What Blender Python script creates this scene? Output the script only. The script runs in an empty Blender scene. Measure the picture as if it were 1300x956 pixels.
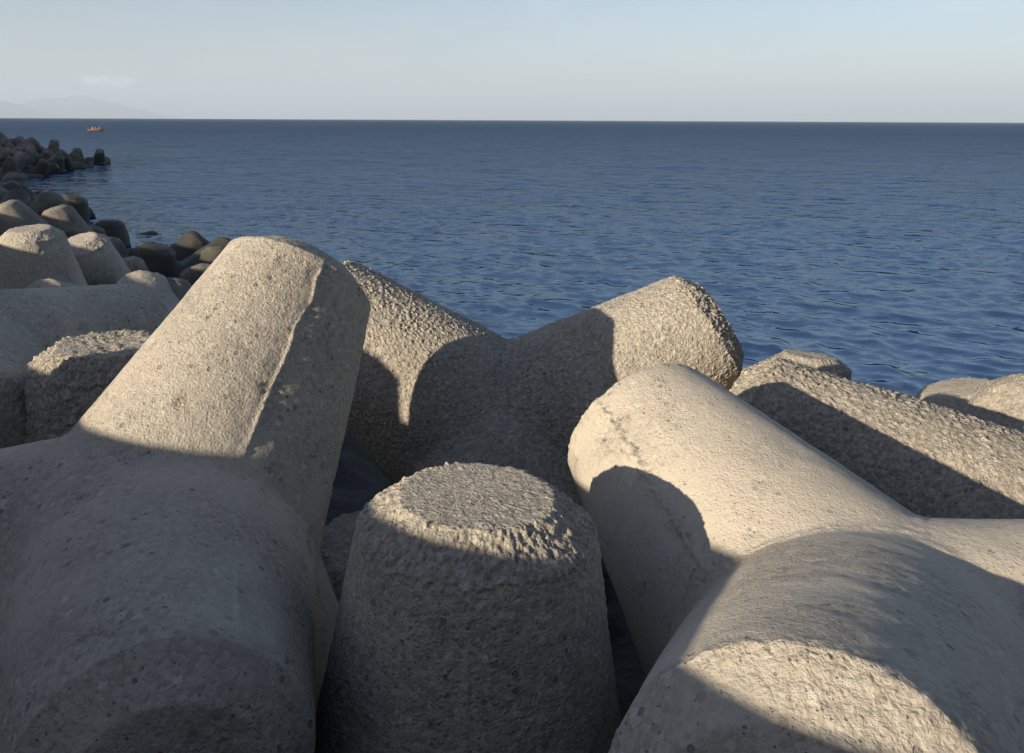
import bpy, math, random
import numpy as np

rng = np.random.default_rng(7)
random.seed(7)
C = bpy.data.collections.new("breakwater"); bpy.context.scene.collection.children.link(C)
scene = bpy.context.scene
PI = math.pi

# ------------------------------------------------------------------ numpy noise
def _hash(ix, iy, iz, s):
    h = (ix * 374761393 + iy * 668265263 + iz * 2147483647 + s * 974634777) & 0xFFFFFFFF
    h = ((h ^ (h >> 13)) * 1274126177) & 0xFFFFFFFF
    h = ((h ^ (h >> 16)) * 2246822519) & 0xFFFFFFFF
    return ((h ^ (h >> 15)) & 0xFFFFFF) / float(0xFFFFFF)

def vnoise(P, seed=0):
    F = np.floor(P).astype(np.int64); f = P - F; f = f * f * (3 - 2 * f)
    r = 0
    for dx in (0, 1):
        wx = f[:, 0] if dx else 1 - f[:, 0]
        for dy in (0, 1):
            wy = f[:, 1] if dy else 1 - f[:, 1]
            for dz in (0, 1):
                wz = f[:, 2] if dz else 1 - f[:, 2]
                r = r + wx * wy * wz * _hash(F[:, 0] + dx, F[:, 1] + dy, F[:, 2] + dz, seed)
    return r * 2 - 1

def fbm(P, octs=4, seed=0):
    r = 0; a = 1.0; t = 0
    for o in range(octs):
        r = r + a * vnoise(P * (2.03 ** o) + 17.3 * o, seed + o); t += a; a *= .5
    return r / t

def worley(P, seed=0):
    """distance to nearest feature point and that cell's random value"""
    F = np.floor(P).astype(np.int64)
    best = np.full(len(P), 9.0); val = np.zeros(len(P))
    for dx in (-1, 0, 1):
        for dy in (-1, 0, 1):
            for dz in (-1, 0, 1):
                ix, iy, iz = F[:, 0] + dx, F[:, 1] + dy, F[:, 2] + dz
                px = ix + _hash(ix, iy, iz, seed + 1); py = iy + _hash(ix, iy, iz, seed + 2); pz = iz + _hash(ix, iy, iz, seed + 3)
                d = np.sqrt((P[:, 0] - px) ** 2 + (P[:, 1] - py) ** 2 + (P[:, 2] - pz) ** 2)
                m = d < best
                best = np.where(m, d, best); val = np.where(m, _hash(ix, iy, iz, seed + 4), val)
    return best, val

# ------------------------------------------------------------------ helpers
def mesh_from(name, V, quads=None, tris=None):
    me = bpy.data.meshes.new(name)
    V = np.asarray(V, np.float32)
    me.vertices.add(len(V)); me.vertices.foreach_set("co", V.ravel())
    parts = []; sizes = []
    if quads is not None and len(quads): parts.append(np.asarray(quads, np.int32).ravel()); sizes.append(np.full(len(quads), 4))
    if tris is not None and len(tris): parts.append(np.asarray(tris, np.int32).ravel()); sizes.append(np.full(len(tris), 3))
    idx = np.concatenate(parts); sz = np.concatenate(sizes).astype(np.int32)
    me.loops.add(len(idx)); me.loops.foreach_set("vertex_index", idx)
    me.polygons.add(len(sz)); me.polygons.foreach_set("loop_start", np.concatenate([[0], np.cumsum(sz)[:-1]]).astype(np.int32))
    me.update(calc_edges=True); me.validate()
    me.polygons.foreach_set("use_smooth", np.ones(len(me.polygons), bool))
    return me

def link(o, parent=None):
    C.objects.link(o)
    if parent: o.parent = parent
    return o

def tag(o, label=None, cat=None, group=None, kind=None):
    if label: o["label"] = label
    if cat: o["category"] = cat
    if group: o["group"] = group
    if kind: o["kind"] = kind
    return o

def attr(me, name, vals):
    a = me.attributes.new(name, 'FLOAT', 'POINT'); a.data.foreach_set("value", np.asarray(vals, np.float32))

# ------------------------------------------------------------------ materials
class NT:
    def __init__(s, m): s.t = m.node_tree; s.n = s.t.nodes; s.l = s.t.links
    def new(s, ty, **kw):
        n = s.n.new(ty)
        for k, v in kw.items(): setattr(n, k, v)
        return n
    def put(s, sock, v):
        if hasattr(v, "is_output") or isinstance(v, bpy.types.NodeSocket): s.l.new(v, sock)
        else: sock.default_value = v
    def math(s, op, a, b=0.0, c=None, clamp=False):
        n = s.new("ShaderNodeMath", operation=op, use_clamp=clamp)
        s.put(n.inputs[0], a); s.put(n.inputs[1], b)
        if c is not None: s.put(n.inputs[2], c)
        return n.outputs[0]
    def noise(s, vec, scale, detail=3, rough=.5, out="Fac"):
        n = s.new("ShaderNodeTexNoise"); s.put(n.inputs["Vector"], vec); n.inputs["Scale"].default_value = scale
        n.inputs["Detail"].default_value = detail; n.inputs["Roughness"].default_value = rough
        return n.outputs[out]
    def vor(s, vec, scale, feature='F1', rnd=1.0):
        n = s.new("ShaderNodeTexVoronoi", feature=feature); s.put(n.inputs["Vector"], vec); n.inputs["Scale"].default_value = scale
        n.inputs["Randomness"].default_value = rnd
        return n
    def rng(s, v, a, b, c=0.0, d=1.0, smooth=False):
        n = s.new("ShaderNodeMapRange"); n.interpolation_type = 'SMOOTHSTEP' if smooth else 'LINEAR'
        s.put(n.inputs[0], v); s.put(n.inputs[1], a); s.put(n.inputs[2], b); s.put(n.inputs[3], c); s.put(n.inputs[4], d)
        return n.outputs[0]
    def mix(s, f, a, b, mode='MIX'):
        n = s.new("ShaderNodeMix", data_type='RGBA', blend_type=mode)
        s.put(n.inputs[0], f); s.put(n.inputs[6], a); s.put(n.inputs[7], b)
        return n.outputs[2]

def material(name):
    m = bpy.data.materials.new(name); m.use_nodes = True
    k = NT(m); return m, k, k.n["Principled BSDF"]

def plain(name, col, rough=.7, metal=0):
    m, k, b = material(name)
    tc = k.new("ShaderNodeTexCoord")
    nz = k.noise(tc.outputs["Object"], 9, 4)
    c = k.mix(k.rng(nz, .3, .7, 0, .35), (*col, 1), (col[0] * .75, col[1] * .75, col[2] * .75, 1))
    k.put(b.inputs["Base Color"], c); b.inputs["Roughness"].default_value = rough; b.inputs["Metallic"].default_value = metal
    return m

def concrete():
    m, k, b = material("weathered_concrete")
    tc = k.new("ShaderNodeTexCoord"); oi = k.new("ShaderNodeObjectInfo"); geo = k.new("ShaderNodeNewGeometry")
    off = k.new("ShaderNodeVectorMath", operation='SCALE'); off.inputs[0].default_value = (13.1, 7.7, 19.3)
    k.put(off.inputs["Scale"], oi.outputs["Random"])
    add = k.new("ShaderNodeVectorMath", operation='ADD'); k.put(add.inputs[0], tc.outputs["Object"]); k.put(add.inputs[1], off.outputs[0])
    v = add.outputs[0]
    # slightly warped coordinates so the stones are not round cells
    wn = k.noise(v, 30, 2, out="Color"); wm = k.new("ShaderNodeVectorMath", operation='MULTIPLY_ADD')
    k.put(wm.inputs[0], wn); wm.inputs[1].default_value = (.018, .018, .018); k.put(wm.inputs[2], v); vw = wm.outputs[0]
    rough = k.new("ShaderNodeAttribute", attribute_name="rough").outputs["Fac"]
    seam = k.new("ShaderNodeAttribute", attribute_name="seam").outputs["Fac"]
    hollow = k.new("ShaderNodeAttribute", attribute_name="hollow").outputs["Fac"]
    # base colour
    big = k.noise(v, 1.3, 4, .6); mid = k.noise(v, 7, 5, .65); fine = k.noise(v, 140, 3, .7)
    base = k.mix(k.rng(big, .35, .65), (.338, .314, .270, 1), (.402, .374, .320, 1))
    base = k.mix(k.rng(mid, .35, .75, 0, .55), base, (.27, .25, .216, 1))
    base = k.mix(k.rng(fine, .35, .7, 0, .4), base, (.40, .374, .316, 1))
    # aggregate: each stone its own tint
    s1 = k.vor(vw, 55); s2 = k.vor(vw, 24)
    hs = k.new("ShaderNodeSeparateColor"); k.put(hs.inputs[0], s1.outputs["Color"])
    hs2 = k.new("ShaderNodeSeparateColor"); k.put(hs2.inputs[0], s2.outputs["Color"])
    tint1 = k.rng(hs.outputs[0], 0, 1, .72, 1.22)
    base = k.mix(k.rng(rough, 0, 1, .35, 1), base, k.mix(1.0, base, tint1, 'MULTIPLY'))
    pale = k.math('MULTIPLY', k.rng(hs2.outputs[0], .90, .93), k.rng(s2.outputs["Distance"], .42, .30))
    base = k.mix(k.math('MULTIPLY', pale, .55), base, (.55, .53, .49, 1))
    darks = k.math('MULTIPLY', k.rng(hs2.outputs[1], .88, .92), k.rng(s2.outputs["Distance"], .40, .30))
    base = k.mix(k.math('MULTIPLY', darks, .55), base, (.17, .155, .14, 1))
    # air pores
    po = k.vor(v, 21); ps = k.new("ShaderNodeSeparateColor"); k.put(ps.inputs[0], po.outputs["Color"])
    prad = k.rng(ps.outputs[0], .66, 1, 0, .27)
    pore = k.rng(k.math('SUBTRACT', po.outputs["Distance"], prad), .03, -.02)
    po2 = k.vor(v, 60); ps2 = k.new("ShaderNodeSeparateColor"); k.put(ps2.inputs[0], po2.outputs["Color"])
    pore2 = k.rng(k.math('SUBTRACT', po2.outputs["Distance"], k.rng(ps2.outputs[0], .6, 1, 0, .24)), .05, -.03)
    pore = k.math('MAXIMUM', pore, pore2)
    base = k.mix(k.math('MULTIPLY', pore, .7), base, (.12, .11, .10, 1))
    # seam laitance and grime streaks
    base = k.mix(k.math('MULTIPLY', seam, k.rng(mid, .3, .6, .1, .6)), base, (.47, .45, .41, 1))
    grime = k.math('MULTIPLY', k.rng(k.noise(v, 2.6, 6, .7), .54, .74), .30)
    base = k.mix(grime, base, (.225, .21, .185, 1))
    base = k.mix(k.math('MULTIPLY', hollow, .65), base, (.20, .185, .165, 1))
    base = k.mix(k.rng(rough, .32, .10, 0, .6), base, (.44, .405, .345, 1))
    # rain and rust streaks running down, and a tone of its own for each block
    stv = k.new("ShaderNodeMapping"); k.put(stv.inputs["Vector"], geo.outputs["Position"]); stv.inputs["Scale"].default_value = (7, 7, .9)
    streak = k.math('MULTIPLY', k.rng(k.noise(stv.outputs[0], 1.0, 5, .65), .56, .74), k.rng(k.noise(geo.outputs["Position"], .9, 3), .42, .6))
    base = k.mix(k.math('MULTIPLY', streak, .12), base, (.19, .165, .13, 1))
    bloom = k.math('MULTIPLY', k.rng(k.noise(v, 3.4, 7, .75), .60, .72), .30)
    base = k.mix(bloom, base, (.47, .455, .42, 1))
    base = k.mix(1.0, base, k.mix(oi.outputs["Random"], (.93, .92, .90, 1), (1.06, 1.05, 1.03, 1)), 'MULTIPLY')
    # wet algae band close to the water (by real height)
    sp = k.new("ShaderNodeSeparateXYZ"); k.put(sp.inputs[0], geo.outputs["Position"])
    hz = k.math('ADD', sp.outputs[2], k.math('MULTIPLY', k.math('SUBTRACT', k.noise(geo.outputs["Position"], .8, 5, .6), .5), 1.6))
    wet = k.math('MAXIMUM', k.rng(hz, 1.7, .95, smooth=True), k.math('MULTIPLY', k.new("ShaderNodeAttribute", attribute_name="aged").outputs["Fac"], k.rng(k.noise(v, 1.1, 4, .6), .3, .62, .45, 1)))
    base = k.mix(k.math('MULTIPLY', wet, .93), base, (.022, .024, .020, 1))
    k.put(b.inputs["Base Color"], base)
    k.put(b.inputs["Roughness"], k.rng(wet, 0, 1, .93, .55)); b.inputs["Specular IOR Level"].default_value = .3
    # relief
    n1 = k.noise(v, 95, 4, .65); n2 = k.noise(v, 26, 4, .6)
    peb = k.rng(s1.outputs["Distance"], .55, .1, 0, 1, smooth=True)
    peb = k.math('MULTIPLY', peb, k.rng(hs.outputs[1], 0, 1, .25, 1))
    peb2 = k.math('MULTIPLY', k.rng(s2.outputs["Distance"], .5, .1, 0, 1, smooth=True), k.rng(hs2.outputs[2], .35, 1, 0, 1))
    pk = k.rng(rough, 0, 1, .16, 1.3)
    h = k.math('MULTIPLY', n1, k.rng(rough, 0, 1, .0065, .015))
    h = k.math('ADD', h, k.math('MULTIPLY', n2, k.rng(rough, 0, 1, .006, .012)))
    h = k.math('ADD', h, k.math('MULTIPLY', k.math('MULTIPLY', peb, pk), .006))
    h = k.math('ADD', h, k.math('MULTIPLY', k.math('MULTIPLY', peb2, k.math('POWER', rough, 1.5)), .010))
    h = k.math('SUBTRACT', h, k.math('MULTIPLY', pore, .006))
    bp = k.new("ShaderNodeBump"); bp.inputs["Strength"].default_value = 1; bp.inputs["Distance"].default_value = 1
    k.put(bp.inputs["Height"], h); k.put(b.inputs["Normal"], bp.outputs[0])
    return m
CONC = concrete()

# ------------------------------------------------------------------ tetrapod geometry (metres; hub at the origin)
LEG, SLOPE, RR, RF, CH = 1.87, .185, .45, .30, .115
T = np.array([[0, 0, 1], [math.sqrt(8 / 9), 0, -1 / 3], [-math.sqrt(2 / 9), math.sqrt(2 / 3), -1 / 3], [-math.sqrt(2 / 9), -math.sqrt(2 / 3), -1 / 3]])
R0 = RR + SLOPE * (LEG - CH)

def leg_sd(P, a):
    t = P @ a; rho = np.linalg.norm(P - t[:, None] * a, axis=1)
    return np.maximum((rho - (R0 - SLOPE * t)) / math.sqrt(1 + SLOPE ** 2), -t)

def tetra(name, nth=480, dt=.009, seed=1, scale=1.0, peb=0.0, peb_cell=.04, rough=.4, crumble=.006, low=.010,
          seam_amp=.010, seam_w=.014, seam_break=.0, end_rough=.7, chips=.0, fillet=.025, aged=0.0, seam_main=1.0, seam_rest=1.0):
    nth -= nth % 6
    th = np.arange(nth) * 2 * PI / nth
    ph = (th + PI / 3) % (2 * PI / 3) - PI / 3
    cphi = np.cos(ph)
    t0 = .70711 * cphi * R0 / (1 + .70711 * SLOPE * cphi)
    rows = max(8, int((LEG - CH - .35) / dt)); rch = max(3, int(.18 / dt)); rfl = max(3, int(RF / (dt * 1.3)))
    V = []; Q = []; NRM = []; TT = []; TH = []; K = []; CD = []; base = 0; OTH = []
    for kk in range(4):
        a = T[kk]; others = [j for j in range(4) if j != kk]
        e1 = T[others[0]] - (T[others[0]] @ a) * a; e1 /= np.linalg.norm(e1); e2 = np.cross(a, e1)
        er = np.cos(th)[:, None] * e1 + np.sin(th)[:, None] * e2
        ring = []; nr = []; tt = []; cd = []
        for i in range(rows + 1):
            f = i / rows; t = t0 + (LEG - CH - t0) * f; r = R0 - SLOPE * t
            ring.append(t[:, None] * a + r[:, None] * er); nr.append(er + SLOPE * a); tt.append(t); cd.append(np.zeros(nth))
        for i in range(1, rch + 1):
            f = i / rch; t = LEG - CH + CH * f; r = RR + (RF - RR) * f
            ring.append(t * a + r * er); nr.append(er * CH + a * (RR - RF)); tt.append(np.full(nth, t)); cd.append(np.full(nth, 1.0))
        for i in range(1, rfl):
            r = RF * (1 - i / rfl)
            ring.append(LEG * a + r * er); nr.append(np.tile(a, (nth, 1))); tt.append(np.full(nth, LEG + .001 * i)); cd.append(np.full(nth, 2.0))
        nrow = len(ring)
        ring.append((LEG * a)[None]); nr.append(a[None]); tt.append(np.array([LEG + .5])); cd.append(np.array([2.0]))
        V.append(np.concatenate(ring)); NRM.append(np.concatenate(nr)); TT.append(np.concatenate(tt)); CD.append(np.concatenate(cd))
        TH.append(np.concatenate([np.tile(th, nrow), [0]])); K.append(np.full(nrow * nth + 1, kk))
        ii, jj = np.meshgrid(np.arange(nrow - 1), np.arange(nth), indexing='ij')
        A_ = ii * nth + jj; B_ = ii * nth + (jj + 1) % nth
        Q.append(np.stack([A_, B_, B_ + nth, A_ + nth], -1).reshape(-1, 4) + base)
        j = np.arange(nth); c = nrow * nth
        last = (nrow - 1) * nth
        OTH.append(np.stack([last + j, last + (j + 1) % nth, np.full(nth, c)], -1) + base)
        base += nrow * nth + 1
    V = np.concatenate(V); N = np.concatenate(NRM); TT = np.concatenate(TT); TH = np.concatenate(TH); K = np.concatenate(K); CD = np.concatenate(CD)
    N /= np.linalg.norm(N, axis=1)[:, None]
    Q = np.concatenate(Q); TR = np.concatenate(OTH)
    side = CD == 0
    # fillets where two legs meet: push the surface out along the shared normal
    P = V.copy()
    Nn = N.copy(); push = np.zeros(len(V))
    for j in range(4):
        m = (K != j) & side
        d = leg_sd(V[m], T[j]); h = np.clip(fillet - d, 0, fillet) / fillet
        tj = V[m] @ T[j]; nj = V[m] - tj[:, None] * T[j]; nj /= np.linalg.norm(nj, axis=1)[:, None]; nj = nj + SLOPE * T[j]
        Nn[m] += nj * h[:, None]; push[m] = np.maximum(push[m], h * h * fillet * .28)
    Nn /= np.linalg.norm(Nn, axis=1)[:, None]
    P += Nn * push[:, None]
    # form-joint seams on each leg (towards the three other legs)
    r_here = np.maximum(R0 - SLOPE * np.minimum(TT, LEG - CH), .3)
    wob = vnoise(V * 6 + seed * 3.1, seed) * .012 + vnoise(V * 22 + 5, seed + 9) * .006
    sdist = np.abs((TH + PI / 3) % (2 * PI / 3) - PI / 3) * r_here
    ssign = ((TH + PI / 3) % (2 * PI / 3) - PI / 3) * r_here + wob
    sd_ = np.abs(ssign)
    kw = np.where(K == 0, seam_main, seam_rest)
    seamf = np.exp(-(sd_ / seam_w) ** 2) * (CD < 2) * kw
    near = np.full(len(V), 9.0)
    for j in range(4):
        m = (K != j) & side; near[m] = np.minimum(near[m], leg_sd(V[m], T[j]))
    fade_s = np.clip((near - .02) / .10, 0, 1) * np.clip((LEG - CH - .02 - TT) / .10, 0, 1)
    seamf = seamf * (.15 + .85 * fade_s)
    smask = np.clip(.55 + 1.3 * fbm(V * 7 + 40, 3, seed + 20), 0, 1)
    D = low * fbm(V * 2.2 + seed, 3, seed) + low * .5 * fbm(V * 9 + seed, 3, seed + 5)
    D = D + seamf * (seam_amp * (.35 + smask) + seam_amp * .9 * vnoise(V * 55, seed + 3) * (.4 + seam_break))
    # one side of the joint sits a little lower
    step = 1 / (1 + np.exp(-ssign / .006)); D = D - .45 * seam_amp * step * np.exp(-(sd_ / .12) ** 2) * (CD < 2) * kw
    # scarred band next to the seam
    if seam_break > 0:
        band = np.exp(-((ssign + .03) / .05) ** 2) * fade_s * np.clip(fbm(V * 9 + 80, 4, seed + 31) * 2.2, 0, 1) * (CD < 2) * kw
        D = D - seam_break * .018 * band
        D = D + seam_break * .006 * band * vnoise(V * 60, seed + 33)
    crease = np.zeros(len(V))
    for j in range(4):
        m = (K != j) & side; dj = leg_sd(V[m], T[j]); crease[m] = np.maximum(crease[m], np.exp(-(dj / .012) ** 2))
    D = D + .004 * crease * (.6 + 1.2 * vnoise(V * 30, seed + 12))
    smask = np.maximum(smask * (seamf > .02), crease * .7 * (seamf <= .02)); seamf = np.maximum(seamf, crease * .8)
    roughv = np.full(len(V), rough) + .5 * fbm(V * 2.2 + 60, 4, seed + 11)
    ends = np.exp(-((TT - (LEG - CH)) / .06) ** 2) * side + (CD > 0)
    ends = np.clip(ends, 0, 1)
    roughv = roughv * (1 - ends) + np.maximum(roughv, end_rough) * ends
    hollow = np.zeros(len(V))
    if nth > 150:
        # crumbling arris round the end
        arr = np.clip(np.exp(-((TT - (LEG - CH)) / .035) ** 2) + (CD == 1) * 1.0, 0, 1)
        w, val = worley(V / .026 + seed + .35 * np.stack([vnoise(V * 50 + q, seed + 45) for q in (0, 9, 18)], 1), seed + 40)
        lump = np.clip(1 - (w / .62) ** 2, 0, 1) * (.3 + .7 * val)
        D = D + arr * crumble * (lump * .8 - .6 + 1.2 * fbm(V * 14, 3, seed + 41) + .8 * vnoise(V * 60, seed + 42) + .5 * vnoise(V * 120, seed + 43))
        if peb > 0:
            Vw = V + .006 * np.stack([vnoise(V * 60 + q, seed + 50) for q in (0, 9, 18)], 1)
            w, val = worley(Vw / peb_cell + 3, seed + 60)
            lump = np.clip(1 - (w / .60) ** 2, 0, 1) ** .8 * (.15 + .85 * val)
            w2, val2 = worley(Vw / (peb_cell * .5) + 7, seed + 70)
            lump2 = np.clip(1 - (w2 / .62) ** 2, 0, 1) * (.2 + .8 * val2)
            msk = np.clip(.75 + .8 * fbm(V * 3 + 11, 3, seed + 80), .15, 1)
            D = D + peb * msk * (lump + .5 * lump2 - .5)
            hollow = np.clip((.22 - lump - .3 * lump2) * 4, 0, 1) * msk * min(1, peb / .01)
        # shallow scars on the smoother skin
        if chips > 0:
            c = np.clip(fbm(V * 5.5 + 33, 4, seed + 90) - .28, 0, .3) / .3
            D = D - chips * c * (1 + .6 * vnoise(V * 45, seed + 91)) * .02
            roughv = roughv + c * .5
    Nd = Nn * side[:, None] + N * (~side)[:, None]
    P = (P + Nd * D[:, None]) * scale
    # weld the leg boundaries
    key = np.round(V * 20000).astype(np.int64)
    _, first, inv = np.unique(key, axis=0, return_index=True, return_inverse=True)
    inv = inv.ravel()
    cnt = np.bincount(inv, minlength=len(first))
    Pm = np.stack([np.bincount(inv, P[:, q], len(first)) / cnt for q in range(3)], 1)
    me = mesh_from(name, Pm, inv[Q], inv[TR])
    if len(me.vertices) == len(first):
        attr(me, "rough", np.clip(roughv, 0, 1)[first]); attr(me, "seam", (seamf * smask)[first]); attr(me, "hollow", hollow[first]); attr(me, "aged", np.full(len(first), aged))
    me.materials.append(CONC)
    return me

POSE = {
    'A': ((-1.602, 3.305, 2.209), ((0.5389, 0.7886, 0.2962), (-0.7398, 0.2749, 0.6141), (0.4028, -0.55, 0.7316)), 0.9),
    'D': ((1.402, 2.718, 1.945), ((-0.6265, 0.674, -0.3915), (-0.5232, 0.0088, 0.8522), (0.5778, 0.7387, 0.3471)), 1.0),
    'C': ((-0.057, 5.688, 1.798), ((0.6082, 0.0351, -0.793), (0.0634, 0.9937, 0.0926), (0.7912, -0.1066, 0.6022)), 1.0),
    'F': ((3.3, 4.4, 1.4), ((-0.2983, -0.4461, -0.8438), (0.2646, -0.8881, 0.3759), (-0.9171, -0.1111, 0.3829)), 1.2),
    'E': ((-0.19, 2.605, 1.146), ((0.8651, -0.5, 0.0408), (0.4994, 0.866, 0.0239), (-0.0473, -0.0003, 0.9989)), 0.95),
    'I': ((-2.677, 5.098, 0.95), ((0.8568, -0.5133, 0.0499), (0.5154, 0.8555, -0.0499), (-0.0171, 0.0684, 0.9975)), 1.0),
    'J': ((-4.357, 5.942, 2.168), ((-0.5222, 0.6775, 0.518), (0.2595, -0.4524, 0.8532), (0.8124, 0.58, 0.0605)), 1.0),
    'K2': ((-1.0, 5.0, -0.1), ((0.8993, -0.4268, 0.0953), (0.4354, 0.8536, -0.286), (0.0407, 0.2988, 0.9535)), 1.0),
    'M1': ((-7.299, 12.588, 0.717), ((0.9126, 0.4084, -0.0199), (-0.4082, 0.9074, -0.0995), (-0.0226, 0.0989, 0.9948)), 1.0),
    'M2': ((-7.845, 15.768, 0.263), ((0.7996, 0.5899, -0.1125), (-0.5903, 0.7374, -0.3283), (-0.1107, 0.3289, 0.9379)), 1.0),
    'M3': ((-7.705, 16.702, -0.441), ((0.4613, 0.8399, -0.286), (-0.8585, 0.5039, 0.0953), (0.2242, 0.2016, 0.9535)), 1.0),
    'M5': ((-5.083, 10.849, 0.965), ((0.9274, -0.0438, -0.3714), (-0.2685, 0.6134, -0.7428), (0.2603, 0.7886, 0.5571)), 1.0),
    'M7': ((-12.573, 24.317, -0.709), ((0.957, -0.274, 0.0953), (0.29, 0.9133, -0.286), (-0.0087, 0.3014, 0.9535)), 1.0),
    'M8': ((-13.695, 27.656, -1.006), ((0.7058, 0.7067, 0.0499), (-0.7075, 0.7067, 0.0), (-0.0353, -0.0353, 0.9988)), 1.0),
    'M11': ((-11.67, 20.479, 0.511), ((0.8498, 0.0, -0.527), (-0.0654, 0.9923, -0.1054), (0.523, 0.124, 0.8433)), 1.0),
    'M12': ((-9.27, 19.965, -0.614), ((0.6625, 0.6917, 0.2873), (-0.7222, 0.6917, 0.0), (-0.1988, -0.2075, 0.9578)), 1.0),
    'G': ((3.262, 8.838, -0.24), ((-0.9757, 0.1955, 0.099), (-0.1858, -0.9776, 0.099), (0.1162, 0.0782, 0.9901)), 1.0),
    'H1': ((4.832, 7.33, -0.063), ((-0.4354, 0.8536, -0.286), (-0.8993, -0.4268, 0.0953), (-0.0407, 0.2988, 0.9535)), 1.0),
    'H2': ((5.55, 6.788, 0.947), ((0.5658, -0.0118, -0.8245), (-0.3821, 0.8823, -0.2748), (0.7307, 0.4706, 0.4947)), 1.0),
    'Z': ((-4.07, 2.8, 1.98), ((-0.866, 0.5, 0.0), (-0.5, -0.866, 0.0), (0.0, 0.0, 1.0)), 1.0),
}
from mathutils import Matrix, Vector
def place(key_or_pose, me, label, group=None):
    c, R, k = POSE[key_or_pose] if isinstance(key_or_pose, str) else key_or_pose
    o = link(bpy.data.objects.new("tetrapod", me))
    o.matrix_world = Matrix.Translation(c) @ Matrix([list(r) for r in R]).to_4x4()
    return tag(o, label, "tetrapod", group or "concrete tetrapods of the breakwater")

HI = 480
place('A', tetra('tetrapod', HI, .009, 11, POSE['A'][2], rough=.30, chips=.5, seam_amp=.012, seam_break=.45, seam_w=.010, seam_rest=.5, crumble=.002, end_rough=.35, low=.008),
      "big smooth tetrapod on the left, tall sunlit leg with a ragged seam down it")
place('D', tetra('tetrapod', HI, .009, 23, rough=.12, chips=.08, seam_amp=.020, seam_w=.024, seam_break=1.2, seam_rest=.12, crumble=.004, end_rough=.25, low=.007),
      "pale smooth tetrapod at lower right with a scarred seam and a broken leg end")
place('E', tetra('tetrapod', 540, .008, 37, POSE['E'][2], peb=.006, peb_cell=.026, rough=.75, crumble=.010, seam_amp=.006, end_rough=.95, low=.008),
      "tetrapod in front centre, leg standing upright with a round flat pebbly top")
place('C', tetra('tetrapod', 720, .0062, 41, peb=.014, peb_cell=.025, rough=.9, crumble=.012, seam_amp=.004, end_rough=.95, low=.010),
      "coarse pebbly tetrapod behind the flat-topped one, two legs raised in a wide V")
place('F', tetra('tetrapod', 540, .0085, 53, POSE['F'][2], peb=.017, peb_cell=.030, rough=.95, crumble=.010, seam_amp=.003, end_rough=.9, low=.012),
      "coarse tetrapod behind the pale smooth one, long pebbly leg sloping to the right edge")
place('I', tetra('tetrapod', 360, .012, 61, peb=.018, peb_cell=.05, rough=.9, crumble=.016, end_rough=.9, low=.012),
      "rough blunt tetrapod leg standing just left of the tall sunlit leg")
MID = [tetra('tetrapod', 240, .018, 71, peb=.004, peb_cell=.04, rough=.35, chips=.6, end_rough=.6, crumble=.010, low=.014),
       tetra('tetrapod', 240, .018, 83, peb=.010, peb_cell=.05, rough=.7, chips=.4, end_rough=.8, crumble=.012, low=.016)]
place('J', MID[0], "smooth shaded tetrapod at the left edge, a long leg lying behind the rough blunt leg")
place('K2', MID[1], "shaded tetrapod deep in the gap below the coarse V-shaped one")
place('G', MID[1], "rounded tetrapod tip showing just over the long coarse leg on the right")
place('H1', MID[0], "tetrapod near the right edge, rounded tip half in shadow behind its sunlit neighbour")
place('H2', MID[1], "sunlit tetrapod cut by the right edge, a shadow wedge across its foot")
place('M1', MID[0], "large tetrapod at the far left with a tall upright leg and sun on its tip")
place('M2', MID[0], "tetrapod with a pointed sunlit top, right of the tall leg in the left background")
place('M3', MID[1], "dark shaded tetrapod just right of the pointed sunlit top")
place('M5', MID[0], "low shaded tetrapod just behind the long lying leg, below the tall upright leg")
place('Z', MID[0], "tetrapod standing behind the photographer beside the seawall")

LOW = [tetra('tetrapod', 72, .06, 91, rough=.5, low=.03, crumble=0, aged=.9), tetra('tetrapod', 72, .06, 97, rough=.7, low=.04, crumble=0, aged=1.0)]
place('M7', LOW[0], "tetrapod with a low round cap in the left background, beside the lone black block")
place('M8', LOW[1], "black wet tetrapod leg standing alone against the water in the left background")
place('M11', LOW[0], "tetrapod at the left edge with a slanting leg, below the black wet blocks")
place('M12', LOW[1], "black wet tetrapod at the water's edge behind the tall sunlit leg")

# ------------------------------------------------------------------ wall and shore lines
WALL = [(20.0, -15.1), (-3.57, .01), (-8.1, 2.93), (-12.0, 8.7), (-17.4, 14.9), (-27, 30), (-39, 50), (-45, 63), (-50, 77)]
SHORE = [(24, 2), (9, 9.5), (2, 12), (-3, 15), (-8.5, 22), (-17.5, 33.5), (-33.3, 52), (-35.6, 60), (-38.8, 80)]
def lerp_poly(P, n):
    P = np.array(P, float); s = np.concatenate([[0], np.cumsum(np.linalg.norm(np.diff(P, axis=0), axis=1))])
    return P, s
WP, _ = lerp_poly(WALL, 0); SP, _ = lerp_poly(SHORE, 0)
def strip(i_f, t):
    i = np.minimum(np.floor(i_f).astype(int), len(WP) - 2); f = (i_f - i)[:, None]
    w = WP[i] * (1 - f) + WP[i + 1] * f; s = SP[i] * (1 - f) + SP[i + 1] * f
    return w * (1 - t[:, None]) + s * t[:, None]

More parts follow.
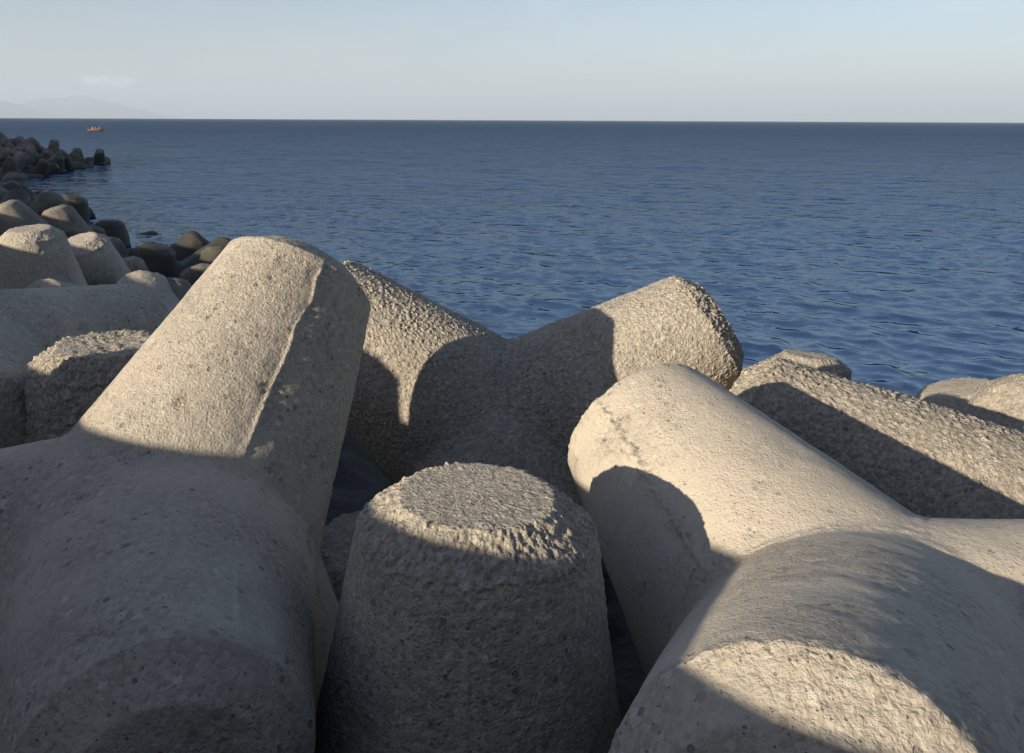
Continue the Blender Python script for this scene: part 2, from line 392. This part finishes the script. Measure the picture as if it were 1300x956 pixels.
# rubble slope under the tetrapods
nu, nv = 420, 60
U_, V_ = np.meshgrid(np.linspace(0, len(WP) - 1, nu), np.linspace(-.03, 1.25, nv), indexing='ij')
xy = strip(U_.ravel(), V_.ravel()); zz = 2.0 - 2.5 * np.clip(V_.ravel(), 0, 2)
P3 = np.column_stack([xy, zz]); w, val = worley(P3 / .9, 5); P3[:, 2] += .45 * np.clip(1 - w / .8, 0, 1) * (.4 + val) + .25 * fbm(P3 * .7, 4, 3) - .35
ii, jj = np.meshgrid(np.arange(nu - 1), np.arange(nv - 1), indexing='ij'); a_ = ii * nv + jj
slope = link(bpy.data.objects.new("rubble_slope", mesh_from("rubble_slope", P3, np.stack([a_, a_ + 1, a_ + nv + 1, a_ + nv], -1).reshape(-1, 4))))
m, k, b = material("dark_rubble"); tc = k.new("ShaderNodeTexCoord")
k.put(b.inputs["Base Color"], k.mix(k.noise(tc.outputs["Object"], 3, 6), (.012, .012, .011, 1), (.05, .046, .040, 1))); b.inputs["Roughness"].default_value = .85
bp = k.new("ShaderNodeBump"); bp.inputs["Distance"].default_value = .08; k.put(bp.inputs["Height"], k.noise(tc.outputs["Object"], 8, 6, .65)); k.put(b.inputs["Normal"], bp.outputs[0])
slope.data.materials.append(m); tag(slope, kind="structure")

# sea wall: body + coping along the polyline
def ribbon(name, line, prof, mat, parent=None):
    Pn = np.array(line, float); nrm = []
    for i in range(len(Pn)):
        d = Pn[min(i + 1, len(Pn) - 1)] - Pn[max(i - 1, 0)]; d /= np.linalg.norm(d); nrm.append((-d[1] * -1, d[0] * -1) if False else (d[1], -d[0]))
    nrm = np.array(nrm)   # towards the sea
    V = []; n = len(prof)
    for p, q in zip(Pn, nrm):
        for (o_, z_) in prof: V.append((p[0] + q[0] * o_, p[1] + q[1] * o_, z_))
    Q = [(i * n + j, i * n + (j + 1) % n, (i + 1) * n + (j + 1) % n, (i + 1) * n + j) for i in range(len(Pn) - 1) for j in range(n)]
    T_ = []
    for e, i in ((0, 0), (1, len(Pn) - 1)):
        for j in range(1, n - 1): T_.append((i * n, i * n + j, i * n + j + 1) if e else (i * n, i * n + j + 1, i * n + j))
    me = mesh_from(name, V, Q, T_); me.polygons.foreach_set("use_smooth", np.zeros(len(me.polygons), bool))
    me.materials.append(mat)
    return link(bpy.data.objects.new(name, me), parent)
wallm = plain("wall_concrete", (.34, .31, .27), .9)
SIGN = 1
wl = ribbon("seawall", WALL, [(-.45, .6), (-.03, .6), (-.03, 4.0), (-.45, 3.93)], wallm)
tag(wl, "long low concrete seawall running behind the tetrapods", "seawall")
ribbon("coping", WALL, [(-.5, 3.933), (0, 3.933), (0, 4.10), (-.5, 4.10)], wallm, wl)

# unseen low block added beyond the wall's far end to shade the distant heap
def box_obj(name, cx, cy, rz, lx, ly, z0, z1, mat, parent=None):
    V = [(sx * lx / 2, sy * ly / 2, z) for z in (z0, z1) for sx, sy in ((-1, -1), (1, -1), (1, 1), (-1, 1))]
    me = bpy.data.meshes.new(name); me.from_pydata(V, [], [(3, 2, 1, 0), (4, 5, 6, 7), (0, 1, 5, 4), (1, 2, 6, 5), (2, 3, 7, 6), (3, 0, 4, 7)]); me.update(); me.materials.append(mat)
    o = link(bpy.data.objects.new(name, me), parent); o.location = (cx, cy, 0); o.rotation_euler = (0, 0, rz); return o
far_blocker = box_obj("light_blocker", -54.6, 57, math.radians(104), 44, 9, 2.6, 7.1, plain("blocker_wall", (.5, .46, .38), .9))
sky_blocker = box_obj("light_blocker", 9.5, -15.5, math.radians(-2), 25, 9, 2.6, 19, plain("dark_blocker_wall", (.22, .20, .17), .9))  # unseen block added behind the camera, dark-walled, to cut the sky fill
tag(sky_blocker, "tall unseen block added behind the promenade to cut sky light", "light blocker")
tag(far_blocker, "long low unseen block added behind the far end of the seawall for its shadow", "light blocker")

# land behind the wall
gl = [(p[0], p[1]) for p in WALL]
GV = [(x, y, 2.6) for x, y in gl] + [(-80000, 36000, 2.6), (-80000, -80000, 2.6), (80000, -80000, 2.6), (80000, -60000, 2.6)]
me = bpy.data.meshes.new("ground"); me.from_pydata(GV, [], [list(range(len(GV)))]); me.update()
g = link(bpy.data.objects.new("ground", me)); me.materials.append(plain("asphalt_ground", (.06, .058, .055), .9)); tag(g, kind="structure")

# ------------------------------------------------------------------ the rest of the breakwater, copies of one block
taken = [np.array(POSE[q][0]) for q in POSE]
def rand_rot():
    q = rng.normal(size=4); q /= np.linalg.norm(q); w, x, y, z = q
    return ((1 - 2 * (y * y + z * z), 2 * (x * y - z * w), 2 * (x * z + y * w)), (2 * (x * y + z * w), 1 - 2 * (x * x + z * z), 2 * (y * z - x * w)), (2 * (x * z - y * w), 2 * (y * z + x * w), 1 - 2 * (x * x + y * y)))
cand = []
for i in range(9000):
    uf = rng.uniform(1.5, len(WP) - 1.02); t = rng.uniform(.12, 1.0)
    p = strip(np.array([uf]), np.array([t]))[0]
    az = math.degrees(math.atan2(p[0], p[1]))
    if p[1] < 11 or az < -37 or az > -8: continue
    z = 2.1 - 2.6 * max(0, t - .12) + rng.uniform(-.3, .3)
    if p[1] < 50: z = min(z, 1.5) - .45
    if p[1] < 21: z = min(z, .2)
    P_ = np.array([p[0], p[1], z])
    mind = 1.65 if p[1] > 45 else 1.95
    if p[1] > 45 and t > .9: z -= .3
    if p[1] > 66: z -= .07 * (p[1] - 66) + .2 * (t > .6)
    if all(np.linalg.norm(P_ - q) > mind for q in taken):
        taken.append(P_); cand.append((P_, rand_rot(), t))
def far_pose(P_, R):
    k = .78 if P_[1] > 45 else 1.0
    return (tuple(P_), tuple(tuple(c * k for c in r) for r in R), 1.0)
for n, (P_, R, t) in enumerate(cand):
    far = P_[1] > 45
    o = place(far_pose(P_, R), LOW[n % 2],
              "small distant tetrapod in the dark heap running out into the water" if far
              else "dark tetrapod packed in the near heap beside the water on the left",
              "tetrapods of the distant heap" if far else "tetrapods packed along the near shore")
print("COPIES", len(cand), sum(1 for c in cand if c[0][1] > 45))

# ------------------------------------------------------------------ sea
fine = np.radians(np.arange(-42, 42.001, .14)); coarse = np.radians(np.arange(45, 316, 3.0))
azs = np.concatenate([fine, coarse]); isf = np.concatenate([np.ones(len(fine)), np.zeros(len(coarse))])
edge = np.clip((42 - np.abs(np.degrees(fine))) / 3, 0, 1); isf[:len(fine)] = edge
rad = [1.0, 3.0, 5.0, 7.0]; r = 8.0
while r < 700: rad.append(r); r *= 1.0042
while r < 90000: rad.append(r); r *= 1.06
rad = np.array(rad)
Rg, Ag = np.meshgrid(rad, azs, indexing='ij')
X = (Rg * np.sin(Ag)).ravel(); Y = (Rg * np.cos(Ag)).ravel(); Rr = Rg.ravel(); F_ = np.tile(isf, len(rad))
Z = np.zeros_like(X); DX = np.zeros_like(X); DY = np.zeros_like(X)
wr = np.random.default_rng(3)
fade = np.clip((650 - Rr) / 350, 0, 1) * F_ * np.clip((Rr - 7) / 2, 0, 1)
for i in range(110):
    lam = .30 * (24 / .30) ** ((i + wr.random()) / 110)
    d = math.radians(205) + wr.normal() * (.8 if lam < 1 else (.5 if lam < 6 else .3))
    steep = .052 if lam < 1.0 else (.017 if lam < 2.5 else (.006 if lam < 6 else .004))
    amp = steep * lam / (2 * PI) * (.6 + .8 * wr.random()); kx, ky = math.sin(d) * 2 * PI / lam, math.cos(d) * 2 * PI / lam
    spacing = np.maximum(Rr * .0042, .03)
    wgt = np.clip(lam / (3.2 * spacing) - 1, 0, 1) * fade
    phs = kx * X + ky * Y + wr.random() * 6.283
    # wave groups: patches of rougher and calmer water
    Z += amp * wgt * np.cos(phs); DX -= amp * wgt * math.sin(d) * np.sin(phs); DY -= amp * wgt * math.cos(d) * np.sin(phs)
gust = .75 + .5 * fbm(np.column_stack([X / 22, Y / 34, X * 0]), 3, 77)
V = np.column_stack([X + DX * gust, Y + DY * gust, Z * gust])
nr_, na = len(rad), len(azs)
ii, jj = np.meshgrid(np.arange(nr_ - 1), np.arange(na), indexing='ij'); j2 = (jj + 1) % na
Q = np.stack([ii * na + jj, (ii + 1) * na + jj, (ii + 1) * na + j2, ii * na + j2], -1).reshape(-1, 4)
V = np.vstack([V, [0, 0, 0]]); j = np.arange(na)
TRI = np.stack([j, (j + 1) % na, np.full(na, len(V) - 1)], -1)
sea = link(bpy.data.objects.new("sea", mesh_from("sea", V, Q, TRI))); tag(sea, kind="structure")
m, k, b = material("sea_water"); geo = k.new("ShaderNodeNewGeometry"); pos = geo.outputs["Position"]
b.inputs["Base Color"].default_value = (.010, .036, .100, 1)
b.inputs["IOR"].default_value = 1.333; b.inputs["Specular IOR Level"].default_value = .32; b.inputs["Roughness"].default_value = .12
mp = k.new("ShaderNodeMapping"); k.put(mp.inputs["Vector"], pos); mp.inputs["Rotation"].default_value = (0, 0, math.radians(25)); mp.inputs["Scale"].default_value = (.55, 1.25, 1)
def jit(scale, det, amp):
    c = k.noise(mp.outputs[0], scale, det, .6, out="Color")
    n = k.new("ShaderNodeVectorMath", operation='MULTIPLY_ADD'); k.put(n.inputs[0], c); n.inputs[1].default_value = (amp, amp, 0); n.inputs[2].default_value = (-amp / 2, -amp / 2, 0)
    return n.outputs[0]
ln = k.new("ShaderNodeVectorMath", operation='LENGTH'); k.put(ln.inputs[0], pos)
offsh = k.rng(ln.outputs["Value"], 25, 180, .8, 5.0)
patch = k.math('MULTIPLY', k.rng(k.noise(mp.outputs[0], .022, 4, .6), .35, .65, .75, 1.2), offsh)
a1 = k.new("ShaderNodeVectorMath", operation='ADD'); k.put(a1.inputs[0], jit(2.6, 5, .66)); k.put(a1.inputs[1], jit(11, 4, .46))
a1b = k.new("ShaderNodeVectorMath", operation='ADD'); k.put(a1b.inputs[0], a1.outputs[0]); k.put(a1b.inputs[1], jit(.38, 4, .20)); a1 = a1b
a15 = k.new("ShaderNodeVectorMath", operation='SCALE'); k.put(a15.inputs[0], a1.outputs[0]); k.put(a15.inputs["Scale"], patch)
a2 = k.new("ShaderNodeVectorMath", operation='ADD'); k.put(a2.inputs[0], a15.outputs[0]); k.put(a2.inputs[1], geo.outputs["Normal"])
a3 = k.new("ShaderNodeVectorMath", operation='NORMALIZE'); k.put(a3.inputs[0], a2.outputs[0]); k.put(b.inputs["Normal"], a3.outputs[0])
# body colour plus a wind-roughened surface reflection that never reaches the full mirror value at grazing angles
df = k.new("ShaderNodeBsdfDiffuse"); df.inputs["Color"].default_value = (.0025, .016, .058, 1)
gl_ = k.new("ShaderNodeBsdfGlossy"); gl_.inputs["Roughness"].default_value = .10; gl_.inputs["Color"].default_value = (.76, .90, 1, 1); k.put(gl_.inputs["Normal"], a3.outputs[0])
fr = k.new("ShaderNodeFresnel"); fr.inputs["IOR"].default_value = 1.34; k.put(fr.inputs["Normal"], a3.outputs[0])
fp = k.math('MULTIPLY', k.math('POWER', fr.outputs[0], 1.6), .34)
fx = k.math('DIVIDE', fp, k.math('ADD', 1.0, k.math('MULTIPLY', fr.outputs[0], k.rng(ln.outputs["Value"], 15, 330, .1, .9))))
ms = k.new("ShaderNodeMixShader"); k.put(ms.inputs[0], fx); k.put(ms.inputs[1], df.outputs[0]); k.put(ms.inputs[2], gl_.outputs[0])
k.l.new(ms.outputs[0], k.n["Material Output"].inputs["Surface"]); k.n.remove(b)
sea.data.materials.append(m)

# ------------------------------------------------------------------ mountains on the far shore
def smooth_poly(pts, x): return np.interp(x, [p[0] for p in pts], [p[1] for p in pts])
def mountain(name, Dm, prof, depth, seed, label):
    # prof: azimuth deg -> height m at distance Dm
    azm = np.linspace(prof[0][0], prof[-1][0], 160); hh = smooth_poly(prof, azm)
    hh = np.convolve(np.pad(hh, 3, 'edge'), np.ones(7) / 7, 'valid') * (1 + .05 * fbm(np.column_stack([azm * 2.5, azm * 0, azm * 0]), 4, seed))
    nd = 30; V = []
    for q in range(nd):
        f = q / (nd - 1); dist = Dm + (f - .5) * depth
        pr = np.sin(PI * f) ** 1.1
        a = np.radians(azm); x = dist * np.sin(a); y = dist * np.cos(a)
        P_ = np.column_stack([x / 1800, y / 1800, a * 0]); rg = 1 - .35 * np.abs(fbm(P_ * 1.1, 4, seed)) * (1 - abs(f - .5) < .9)
        z = hh * pr * np.where(abs(f - .5) < .03, 1, rg) - 4
        V.append(np.column_stack([x, y, z]))
    V = np.concatenate(V); na_ = len(azm)
    ii, jj = np.meshgrid(np.arange(nd - 1), np.arange(na_ - 1), indexing='ij'); a_ = ii * na_ + jj
    o = link(bpy.data.objects.new(name, mesh_from(name, V, np.stack([a_, a_ + 1, a_ + na_ + 1, a_ + na_], -1).reshape(-1, 4))))
    mm, k, b = material("mountain_slope"); tc = k.new("ShaderNodeTexCoord")
    k.put(b.inputs["Base Color"], k.mix(k.noise(tc.outputs["Object"], .002, 6), (.05, .07, .04, 1), (.16, .14, .10, 1))); b.inputs["Roughness"].default_value = 1
    o.data.materials.append(mm); return tag(o, kind="structure")
def azx(px): return math.degrees(math.atan((px - 650) / 1035 * math.cos(math.radians(0))))
MD = 52000; hpp = MD / 1035 * .87
mountain("mountains", MD, [(azx(x), (154 - y) * hpp) for x, y in [(20, 150), (40, 141), (62, 133), (78, 129), (100, 130.5), (124, 126.5), (144, 131), (167, 135.5), (185, 140), (200, 144), (220, 149), (245, 154)]], 12000, 4, "")
mountain("mountains", MD - 8000, [(azx(x), (154 - y) * hpp * (MD - 8000) / MD) for x, y in [(-160, 140), (-90, 132), (-40, 130), (0, 131), (27, 134.5), (50, 139), (75, 146), (100, 154)]], 8000, 9, "")

# ------------------------------------------------------------------ haze
import bmesh
bm = bmesh.new(); bmesh.ops.create_cube(bm, size=1)
for v in bm.verts: v.co.x *= 190000; v.co.y *= 190000; v.co.z = -3.5 if v.co.z < 0 else 1700
me = bpy.data.meshes.new("haze"); bm.to_mesh(me); bm.free()
hz = link(bpy.data.objects.new("haze", me)); tag(hz, kind="stuff")
hm = bpy.data.materials.new("haze"); hm.use_nodes = True; nt = hm.node_tree; nt.nodes.clear()
ov = nt.nodes.new("ShaderNodeOutputMaterial"); pv = nt.nodes.new("ShaderNodeVolumePrincipled")
pv.inputs["Color"].default_value = (.67, .82, 1, 1); pv.inputs["Density"].default_value = 5.2e-5
nt.links.new(pv.outputs[0], ov.inputs["Volume"]); me.materials.append(hm)

# ------------------------------------------------------------------ boat
def boat():
    root = link(bpy.data.objects.new("motor_boat", None)); root.location = (-144, 291, 0); root.rotation_euler = (0, 0, math.radians(12)); root.scale = (.95, .95, .9)
    tag(root, "small orange open boat with three people aboard out on the sea", "boat")
    L_, n, mm = 5.4, 17, 9
    def hull(off, zb, ztop_add, name, mat, taper=1.0):
        V = []
        for i in range(n):
            f = i / (n - 1); x = (f - .5) * L_
            w = (.95 * (1 - max(0, (f - .45) / .55) ** 2.2) + .02) * taper - off
            w = max(w, .01); top = .55 + .35 * max(0, (f - .5) / .5) ** 2 + ztop_add
            keel = -.25 + .45 * max(0, (f - .6) / .4) ** 2 + zb
            for j in range(mm):
                a = (j / (mm - 1) - .5) * 2; yy = w * (abs(a) ** .75) * (1 if a >= 0 else -1)
                V.append((x, yy, keel + (top - keel) * abs(a) ** 2.2))
        Q = [(i * mm + j, i * mm + j + 1, (i + 1) * mm + j + 1, (i + 1) * mm + j) for i in range(n - 1) for j in range(mm - 1)]
        Tn = [(0, j + 1, j) for j in range(1, mm - 1)]
        me = mesh_from(name, V, Q, Tn); me.materials.append(mat); return link(bpy.data.objects.new(name, me), root)
    hull(0, 0, 0, "hull", plain("orange_paint", (.42, .19, .12), .6))
    hull(.07, .25, -.02, "inner_hull", plain("boat_inside", (.45, .36, .28), .6))
    def bx(name, x0, x1, y0, y1, z0, z1, mat, par=root, bev=.03):
        bm = bmesh.new(); bmesh.ops.create_cube(bm, size=1)
        for v in bm.verts: v.co = Vector(((x0 + x1) / 2 + v.co.x * (x1 - x0), (y0 + y1) / 2 + v.co.y * (y1 - y0), (z0 + z1) / 2 + v.co.z * (z1 - z0)))
        bmesh.ops.bevel(bm, geom=bm.edges[:], offset=bev, segments=2, affect='EDGES')
        me = bpy.data.meshes.new(name); bm.to_mesh(me); bm.free(); me.materials.append(mat); return link(bpy.data.objects.new(name, me), par)
    wood = plain("thwart_wood", (.35, .22, .12))
    for x in (-1.3, -.2, .9): bx("seat", x - .16, x + .16, -.8, .8, .36, .42, wood, bev=.01)
    mot = bx("outboard_motor", -3.0, -2.66, -.16, .16, .45, .95, plain("motor_black", (.03, .03, .035), .4), bev=.06)
    bx("shaft", -2.9, -2.8, -.04, .04, -.3, .44, mot.data.materials[0], mot, bev=.015)
    return root
boat()
skin = plain("skin", (.45, .27, .19), .6)
def person(loc, rz, shirt, label):
    J = [(0, 0, .0), (0, 0, .22), (0, 0, .45), (0, 0, .58), (.01, 0, .70), (.02, 0, .80),       # pelvis..head top
         (0, .17, .48), (.10, .24, .24), (.30, .16, .16), (.38, .13, .16), (0, -.17, .48), (.10, -.24, .24), (.30, -.16, .16), (.38, -.13, .16),
         (.02, .10, -.02), (.42, .14, .03), (.48, .14, -.38), (.60, .14, -.42), (.02, -.10, -.02), (.42, -.14, .03), (.48, -.14, -.38), (.60, -.14, -.42)]
    Rd = [.15, .14, .15, .06, .10, .07, .07, .05, .04, .04, .07, .05, .04, .04, .09, .075, .055, .04, .09, .075, .055, .04]
    E_ = [(0, 1), (1, 2), (2, 3), (3, 4), (4, 5), (2, 6), (6, 7), (7, 8), (8, 9), (2, 10), (10, 11), (11, 12), (12, 13), (0, 14), (14, 15), (15, 16), (16, 17), (0, 18), (18, 19), (19, 20), (20, 21)]
    me = bpy.data.meshes.new("person"); me.from_pydata(J, E_, []); ob = link(bpy.data.objects.new("person", me))
    md = ob.modifiers.new("skin", 'SKIN'); ob.modifiers.new("sub", 'SUBSURF').levels = 1
    for i, v in enumerate(me.skin_vertices[0].data): v.radius = (Rd[i], Rd[i]); v.use_root = i == 0
    ob.location = loc; ob.rotation_euler = (0, 0, rz); me.materials.append(skin)
    bm = bmesh.new(); bmesh.ops.create_icosphere(bm, subdivisions=3, radius=1)
    for v in bm.verts: v.co = Vector((v.co.x * .175, v.co.y * .225, .28 + v.co.z * .30))
    m2 = bpy.data.meshes.new("shirt"); bm.to_mesh(m2); bm.free(); m2.materials.append(shirt); link(bpy.data.objects.new("shirt", m2), ob)
    bm = bmesh.new(); bmesh.ops.create_icosphere(bm, subdivisions=2, radius=1)
    for v in bm.verts: v.co = Vector((-.01 + v.co.x * .115, v.co.y * .11, .775 + v.co.z * .08))
    m3 = bpy.data.meshes.new("hair"); bm.to_mesh(m3); bm.free(); m3.materials.append(plain("dark_hair", (.03, .02, .015), .8)); link(bpy.data.objects.new("hair", m3), ob)
    return tag(ob, label, "person", "people aboard the boat")
ca, sa = math.cos(math.radians(12)), math.sin(math.radians(12))
for x, y, col, lb in ((-1.3, .1, (.75, .7, .62), "person in a pale shirt seated at the stern of the boat"), (-.2, -.15, (.5, .12, .06), "person in a red shirt seated amidships in the boat"), (.9, .1, (.6, .25, .12), "person in an orange shirt seated nearest the bow of the boat")):
    person((-144 + x * ca - y * sa, 291 + x * sa + y * ca, .56), math.radians(12), plain("shirt_cloth", col, .8), lb)

# ------------------------------------------------------------------ sky and sun
AZ, EL = math.radians(-132), math.radians(17)
w = bpy.data.worlds.new("World"); scene.world = w; w.use_nodes = True; nt = w.node_tree; nt.nodes.clear()
out = nt.nodes.new("ShaderNodeOutputWorld"); bg = nt.nodes.new("ShaderNodeBackground"); sky = nt.nodes.new("ShaderNodeTexSky")
sky.sky_type = 'NISHITA'; sky.sun_disc = False; sky.sun_elevation = EL; sky.sun_rotation = AZ % (2 * PI); sky.altitude = 0; sky.air_density = 1.0; sky.dust_density = .9; sky.ozone_density = 2.0
class W_: pass
k = NT.__new__(NT); k.t = nt; k.n = nt.nodes; k.l = nt.links
tc = k.new("ShaderNodeTexCoord"); d = tc.outputs["Generated"]
sp = k.new("ShaderNodeSeparateXYZ"); k.put(sp.inputs[0], d)
azw = k.math('ARCTAN2', sp.outputs[0], sp.outputs[1]); elw = k.math('ARCSINE', sp.outputs[2])
cv = k.new("ShaderNodeCombineXYZ"); k.put(cv.inputs[0], azw); k.put(cv.inputs[1], k.math('MULTIPLY', elw, 2.2))
nz = k.noise(cv.outputs[0], 60, 7, .62)
# one low bank of small cumulus above the far mountains
ea = k.math('POWER', k.math('DIVIDE', k.math('SUBTRACT', azw, math.radians(-25.4)), math.radians(2.6)), 2.0)
ee = k.math('POWER', k.math('DIVIDE', k.math('SUBTRACT', elw, math.radians(2.15)), math.radians(.55)), 2.0)
msk = k.math('SUBTRACT', 1.0, k.math('ADD', ea, ee))
cl = k.rng(k.math('ADD', k.math('MULTIPLY', msk, .32), nz), .62, .86)
wide = k.math('MULTIPLY', k.rng(k.noise(cv.outputs[0], 5, 5, .6), .5, .85), .10)
clm = k.math('MAXIMUM', k.math('MULTIPLY', cl, CLOUD := .42), wide)
tinted = k.mix(1.0, sky.outputs[0], (1.05, .985, 1.035, 1), 'MULTIPLY')
colmix = k.mix(clm, tinted, (15, 13.6, 12.6, 1))
k.put(bg.inputs[0], colmix); bg.inputs[1].default_value = .062; nt.links.new(bg.outputs[0], out.inputs[0])
sd = Vector((math.sin(AZ) * math.cos(EL), math.cos(AZ) * math.cos(EL), math.sin(EL)))
L_ = bpy.data.lights.new("sun", 'SUN'); L_.energy = 5.0; L_.angle = math.radians(.53); L_.color = (1, .84, .635)
so = link(bpy.data.objects.new("sun", L_)); so.rotation_euler = (-sd).to_track_quat('-Z', 'Y').to_euler(); so.location = (0, 0, 30)

# ------------------------------------------------------------------ camera
cam = bpy.data.cameras.new("camera"); co = link(bpy.data.objects.new("camera", cam)); scene.camera = co
fpx = 1035; pit = math.atan(281 / fpx); roll = math.radians(.27)
fw = Vector((0, math.cos(pit), -math.sin(pit))); up = Vector((0, math.sin(pit), math.cos(pit))); rt = Vector((1, 0, 0))
r2 = rt * math.cos(roll) + up * math.sin(roll); u2 = -rt * math.sin(roll) + up * math.cos(roll)
co.matrix_world = Matrix.Translation((0, 0, 4.2)) @ Matrix((r2, u2, -fw)).transposed().to_4x4()
cam.sensor_width = 36; cam.lens = fpx / 1300 * 36; cam.shift_y = -(478 - 433.5) / 1300; cam.clip_start = .05; cam.clip_end = 250000

scene.view_settings.view_transform = 'Standard'; scene.view_settings.look = 'None'; scene.view_settings.gamma = 1; scene.view_settings.exposure = 1.14
scene.cycles.use_denoising = True; scene.cycles.max_bounces = 6; scene.cycles.diffuse_bounces = 2; scene.cycles.volume_bounces = 0
scene.cycles.sample_clamp_indirect = 6
